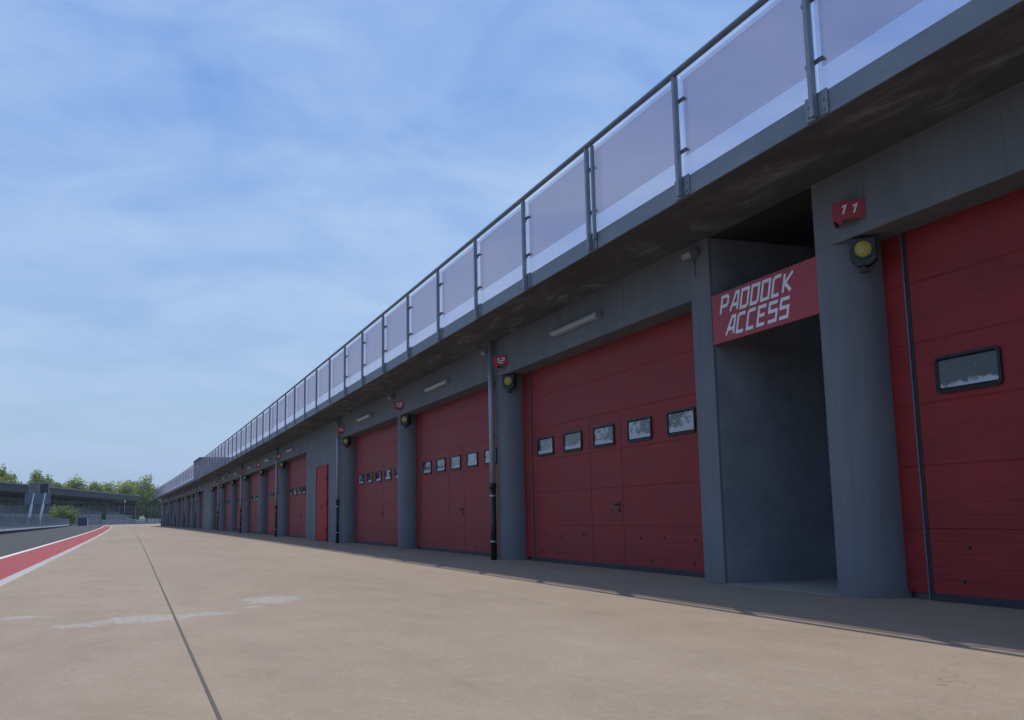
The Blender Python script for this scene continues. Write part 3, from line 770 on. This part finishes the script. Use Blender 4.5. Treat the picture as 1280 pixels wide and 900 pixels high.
# catch fence: along the far side of the track and then across the end of the straight
path = [(-27, 40), (-26, 120), (-25, 165), (-21, 200), (-14, 222), (-6, 233), (4, 238), (14, 240), (30, 241)]
cf = tag(empty('catch_fence', (-14, 222, 0)), 'tall grey catch fence with guardrail curving across the far end of the lane', 'fence')
def resample(path, step):
    out = [Vector((*path[0], 0))]; acc = 0
    for (a, b) in zip(path, path[1:]):
        a = Vector((*a, 0)); b = Vector((*b, 0)); L = (b - a).length; n = max(1, round(L / step))
        for k in range(1, n + 1): out.append(a.lerp(b, k / n))
    return out
def along(mb, pts, z0, z1, th):
    for p, q in zip(pts, pts[1:]):
        d = (q - p).normalized(); nn = Vector((-d.y, d.x, 0)) * th / 2
        n = len(mb.v)
        mb.v += [tuple(v + Vector((0, 0, z))) for z in (z0, z1) for v in (p - nn, q - nn, q + nn, p + nn)]
        for f in ((0, 3, 2, 1), (4, 5, 6, 7), (0, 1, 5, 4), (1, 2, 6, 5), (2, 3, 7, 6), (3, 0, 4, 7)):
            mb.f.append(tuple(n + i for i in f)); mb.mi.append(mb.m); mb.sm.append(False)
fp = resample(path, 4.0)
CFO = (14, -222, 0)
b = MB(); along(b, fp, .05, .35, .06); along(b, fp, .45, .75, .06); along(b, fp, .85, 1.05, .06); b.build('guardrail', M['guardrail'], cf, CFO)
b = MB(); along(b, fp, 3.72, 3.80, .06); along(b, fp, 2.6, 2.63, .03); along(b, fp, 1.9, 1.93, .03); along(b, fp, 3.2, 3.23, .03)
fine = resample(path, .55)
for p_ in fine: b.box(p_.x - .022, p_.x + .022, p_.y - .022, p_.y + .022, 1.05, 3.72)
b.build('fence_mesh', M['fence_dark'], cf, CFO)
for p_ in fp:
    q = MB(); q.box(p_.x - .06, p_.x + .06, p_.y + .04, p_.y + .16, 0, 3.95); q.build('post', M['fence_steel'], cf, CFO)
# marshal hut at the fence and black marker board
mh = tag(empty('marshal_hut', (-8.6, 205, 0)), 'small dark blue marshal hut with pale post at the end of the pit wall', 'hut')
b = MB(); b.box(-.85, .75, -.6, .6, 0, 1.45); b.build('wall', M['post_blue'], mh, bevel=.02)
b = MB(); b.box(-1.0, .9, -.75, .75, 1.451, 1.55); b.build('roof', M['stand_edge'], mh)
b = MB(); b.box(.8, .95, -.72, -.58, 0, 1.45); b.build('post', M['white_steel'], mh)
mk = tag(empty('marker_board', (-5.5, 225, 0)), 'black marker board on two posts in front of the catch fence', 'board')
b = MB(); b.box(-.45, .45, -.04, .04, 1.1, 2.4); b.build('panel', M['black'], mk)
for s in (-.35, .35):
    b = MB(); b.box(s - .04, s + .04, .041, .1, 0, 2.3); b.build('post', M['fence_dark'], mk)

# grandstand
S0 = Vector((-38.0, 176.0, 0)); S1 = Vector((2.4, 380.0, 0)); U = (S1 - S0).normalized(); V = Vector((-U.y, U.x, 0)); SL = (S1 - S0).length
gs = tag(empty('grandstand', S0), 'long dark-roofed grandstand behind the track with grey seat tiers', 'grandstand')
gs.rotation_euler[2] = math.atan2(U.y, U.x) - math.pi / 2      # local +y runs along, -x is the back
def gpart(mb, name, mat): return mb.build(name, mat, gs)
nb = 26
b = MB(); b.prism([(.0, 7.6), (.0, 9.35), (-7, 9.75), (-14, 9.3), (-14, 7.6), (-1.2, 7.3)], lambda u, v, t: (u, t, v), 0, SL)  # front made deep to stand for the shaded underside
gpart(b, 'roof', M['stand_roof_shade'])
b = MB(); b.box(.003, .25, 0, SL, 9.2, 9.5); gpart(b, 'roof_edge', M['stand_edge'])
b = MB(); b.box(-13.9, -13.5, 0, SL, 0, 7.59); gpart(b, 'back_wall', M['stand_back'])
b = MB(); b.box(-13.49, -1.4, SL - .3, SL - .01, 0, 7.29); gpart(b, 'end_wall', M['stand_roof_shade'])
b = MB(); b.box(-13.5, -9.0, 0, SL - .31, 6.3, 6.9); gpart(b, 'gallery', M['stand_edge'])
for k in range(10):
    b = MB(); b.box(-12.6 + 1.0 * (9 - k), -11.6 + 1.0 * (9 - k), 0, SL, 0, 1.6 + .5 * k); gpart(b, 'tier', M['stand_conc'])
    b = MB(); b.box(-12.3 + 1.0 * (9 - k), -11.9 + 1.0 * (9 - k), .3, SL - .3, 1.601 + .5 * k, 1.601 + .5 * k + .42)
    gpart(b, 'seat_row', M['seat'])
for k in range(nb):
    s = SL * (k + .5) / nb
    b = MB(); b.box(-8.2, -7.8, s - .2, s + .2, 0, 7.5); gpart(b, 'column', M['stand_col'])
b = MB(); along(b, [Vector((-2.3, 0, 0)), Vector((-2.3, SL, 0))], 2.6, 2.7, .08)
t = 0
while t < SL: b.box(-2.36, -2.24, t, t + .12, 1.0, 2.6); t += 1.6
gpart(b, 'front_railing', M['white_steel'])

lpst = tag(empty('lamp_post', (at(155, 229), 229, 0)), 'slim lamp post with a pale globe in front of the catch fence', 'lamp post')
b = MB(); b.tube((0, 0, 0), (0, 0, 4.7), .06, .045, 8); b.build('pole', M['fence_steel'], lpst)
b = MB()
for j in range(8):
    t0, t1 = math.pi * j / 8, math.pi * (j + 1) / 8
    for k in range(12):
        p0, p1 = 2 * math.pi * k / 12, 2 * math.pi * (k + 1) / 12
        q = [(.17 * math.sin(t) * math.cos(p), .17 * math.sin(t) * math.sin(p), 4.86 + .17 * math.cos(t)) for t, p in ((t0, p0), (t1, p0), (t1, p1), (t0, p1))]
        b.quad(q, True)
b.build('globe', M['coping'], lpst)
# lattice mast far behind the building
mt = tag(empty('lattice_mast', (40.2, 318, 0)), 'thin distant lattice radio mast rising over the terrace railing', 'mast')
b = MB(); H = 36.0
def mw(z): return .55 * (1 - z / H) + .10
lev = [H * k / 22 for k in range(23)]
for sx, sy in ((1, 1), (1, -1), (-1, -1), (-1, 1)): b.tube((sx * mw(0), sy * mw(0), 0), (sx * mw(H), sy * mw(H), H), .06, .05, 5)
for z0, z1 in zip(lev, lev[1:]):
    c = [(1, 1), (1, -1), (-1, -1), (-1, 1)]
    for q in range(4):
        a_, d_ = c[q], c[(q + 1) % 4]
        b.tube((a_[0] * mw(z0), a_[1] * mw(z0), z0), (d_[0] * mw(z1), d_[1] * mw(z1), z1), .035, n=4)
b.tube((0, 0, H), (0, 0, H + 2.6), .05, .03, 6)
b.build('tower', M['mast'], mt)
for z in (34.6, 36.4):
    b = MB(); b.tube((-1.0, 0, z), (1.0, 0, z), .05, n=6); b.build('crossarm', M['mast'], mt)

# trees: tapered trunk with limbs, crown of many small leaf faces gathered in uneven clumps
def tree(name, x, y, H, rad, leafm, label, seed, low=.22, clumps=46, leaves=95, lsize=.42, group='trees behind the grandstand'):
    rnd = random.Random(seed)
    root = tag(empty(name, (x, y, 0)), label, 'tree' if name != 'bush' else 'bush', group)
    t = MB(); t.tube((0, 0, -.2), (.1, 0, H * .45), H * .026, H * .017, 9); t.tube((.1, 0, H * .45), (rnd.uniform(-.4, .4), 0, H * .85), H * .017, H * .005, 8)
    cs = []
    for k in range(clumps):
        while True:
            p = Vector((rnd.uniform(-1, 1), rnd.uniform(-1, 1), rnd.uniform(-1, 1)))
            if .30 < p.length < 1: break
        wob = .78 + .3 * math.sin(3 * math.atan2(p.y, p.x) + seed) * .5 + rnd.uniform(-.12, .2)
        z = p.z; taper = 1 - .45 * max(0, z) ** 1.5
        c = Vector((p.x * rad * wob * taper, p.y * rad * wob * taper, H * (low + (1 - low) * (z * .5 + .5) * (.90 + .1 * wob))))
        cs.append(c)
    for c in cs[::4]:
        t.tube((.1 * .6, 0, max(H * .2, c.z * .62)), tuple(c), H * .008, H * .002, 5)
    t.build('trunk', M['bark'], root)
    m = MB()
    for c in cs:
        cr = rad * rnd.uniform(.26, .46)
        for q in range(leaves):
            d = Vector((rnd.gauss(0, 1), rnd.gauss(0, 1), rnd.gauss(0, .8))).normalized() * cr * rnd.random() ** .45
            p = c + d
            u = Vector((rnd.gauss(0, 1), rnd.gauss(0, 1), rnd.gauss(0, 1))).normalized()
            v = u.orthogonal().normalized(); s = lsize * rnd.uniform(.6, 1.35)
            v = (v * math.cos(q) + u.cross(v) * math.sin(q))
            w_ = u.cross(v)
            m.quad([p - v * s, p + w_ * s * .55, p + v * s, p - w_ * s * .55])
    m.build('crown', M[leafm], root, fix=False)
    return root
T = [
 (-1, 300, 15.6, 5.6, 'leaf_a', 'green tree at the far left edge over the grandstand roof'),
 (17, 330, 12.6, 4.6, 'leaf_b', 'low pale tree top peeping over the roof at the far left'),
 (47, 318, 15.0, 5.6, 'leaf_a', 'tall ragged tree directly behind the timing board on leaning legs'),
 (70, 335, 12.4, 4.2, 'leaf_c', 'small dark tree top between two bigger trees over the roof'),
 (93, 345, 13.8, 5.6, 'leaf_b', 'rounded pale green tree over the middle of the grandstand roof'),
 (115, 360, 13.4, 4.8, 'leaf_a', 'low mid green tree over the middle right of the roof'),
 (134, 390, 13.8, 5.2, 'leaf_b', 'pale yellowish tree between the roof middle and the big pair'),
 (155, 400, 16.0, 5.8, 'leaf_b', 'left one of the two big trees near the roof end'),
 (169, 410, 14.6, 4.2, 'leaf_a', 'narrow tree squeezed between the two big trees'),
 (183, 400, 16.4, 5.8, 'leaf_b', 'big full tree standing just past the roof end'),
 (194, 395, 10.2, 3.0, 'leaf_c', 'dark tree nearest the far end of the pit building'),
]
for k, (px, Y, H, rd, lm, lab) in enumerate(T):
    tree('tree', at(px, Y), Y, H, rd, lm, lab, 11 + k, low=.08, clumps=70, leaves=90, lsize=.40)
tree('bush', at(80, 212), 212, 3.9, 3.2, 'leaf_c', 'dark olive bush behind the catch fence in front of the stand', 71, low=.03, clumps=26, leaves=70, lsize=.22, group='bushes by the fence')

# ------------------------------------------------------------------ LIGHT
sd = Vector((.107, .33, 1)).normalized()
el = math.asin(sd.z); az = math.atan2(sd.x, sd.y)
L = bpy.data.lights.new('sun', 'SUN'); L.energy = 3.3; L.angle = R(.5); L.color = (1, .955, .89)
so = bpy.data.objects.new('sun', L); col.objects.link(so)
so.rotation_euler = (-sd).to_track_quat('-Z', 'Y').to_euler(); so.location = (0, 0, 50)

wd = bpy.data.worlds.new('World'); scene.world = wd; wd.use_nodes = True
nt = wd.node_tree; bg = nt.nodes['Background']
sky = node(nt, 'ShaderNodeTexSky', sky_type='NISHITA'); sky.sun_disc = False
sky.sun_elevation = el; sky.sun_rotation = az; sky.air_density = 1.0; sky.dust_density = .2; sky.ozone_density = 2.0
tc = node(nt, 'ShaderNodeTexCoord'); sx = node(nt, 'ShaderNodeSeparateXYZ'); link(nt, tc.outputs['Generated'], sx.inputs[0])
zc = mm(nt, 'ADD', mm(nt, 'MAXIMUM', sx.outputs[2], 0.0), .16)
cb = node(nt, 'ShaderNodeCombineXYZ')
link(nt, mm(nt, 'DIVIDE', sx.outputs[0], zc), cb.inputs[0]); link(nt, mm(nt, 'DIVIDE', sx.outputs[1], zc), cb.inputs[1])
mp = node(nt, 'ShaderNodeMapping'); mp.inputs['Scale'].default_value = (.75, .95, 1); mp.inputs['Rotation'].default_value = (0, 0, R(20)); mp.inputs['Location'].default_value = (.3, 2.2, 0)
link(nt, cb.outputs[0], mp.inputs[0])
c1 = noise(nt, mp.outputs[0], .62, 6, .52, .4)
c2 = noise(nt, mp.outputs[0], 2.9, 8, .62, .5)
cf_ = mm(nt, 'ADD', mm(nt, 'MULTIPLY', c1, .56), mm(nt, 'MULTIPLY', c2, .44))
mask = ramp(nt, cf_, [(.39, (0, 0, 0)), (.58, (1, 1, 1))])
mask = mm(nt, 'MULTIPLY', mask, .70)
SKY = .09
grad = ramp(nt, mm(nt, 'MAXIMUM', sx.outputs[2], 0.0), [(0, (.430, .600, .770)), (.10, (.390, .585, .830)), (.26, (.265, .465, .870)), (.55, (.140, .320, .830))])
grad = mixc(nt, 1.0, grad, (1 / SKY,) * 3, 'MULTIPLY')
base = mixc(nt, .8, sky.outputs[0], grad)
cc = mixc(nt, mask, base, tuple(v / SKY for v in (.49, .66, .91)))
link(nt, cc, bg.inputs[0]); bg.inputs[1].default_value = SKY

# the air: pale even haze round the whole place
hz = bpy.data.materials.new('haze_air'); hz.use_nodes = True; hn_ = hz.node_tree
hn_.nodes.remove(hn_.nodes['Principled BSDF'])
pv = hn_.nodes.new('ShaderNodeVolumePrincipled'); pv.inputs['Color'].default_value = (.80, .88, 1, 1); pv.inputs['Density'].default_value = .00016
hn_.links.new(pv.outputs[0], hn_.nodes['Material Output'].inputs['Volume'])
b = MB(); b.box(-3650, 3650, -950, 6150, -1.6, 175); tag(b.build('haze', hz), kind='stuff')

# ------------------------------------------------------------------ CAMERA
cam = bpy.data.cameras.new('camera'); co = bpy.data.objects.new('camera', cam); col.objects.link(co)
cam.sensor_width = 36; cam.lens = 36 * 1245.5 / 1280; cam.clip_end = 9000; cam.clip_start = .05
rt = Vector((.93564734, -.35235624, -.02022723)); dn = Vector((.03478703, .14910233, -.98820967)); fw = Vector((.35121777, .9239121, .15176462))
Mx = Matrix((rt, -dn, -fw)).transposed().to_4x4(); Mx.translation = (0, 0, .75)
co.matrix_world = Mx
scene.camera = co
scene.view_settings.view_transform = 'Standard'; scene.view_settings.look = 'None'
scene.view_settings.exposure = 0; scene.view_settings.gamma = 1
scene.cycles.transparent_max_bounces = 24
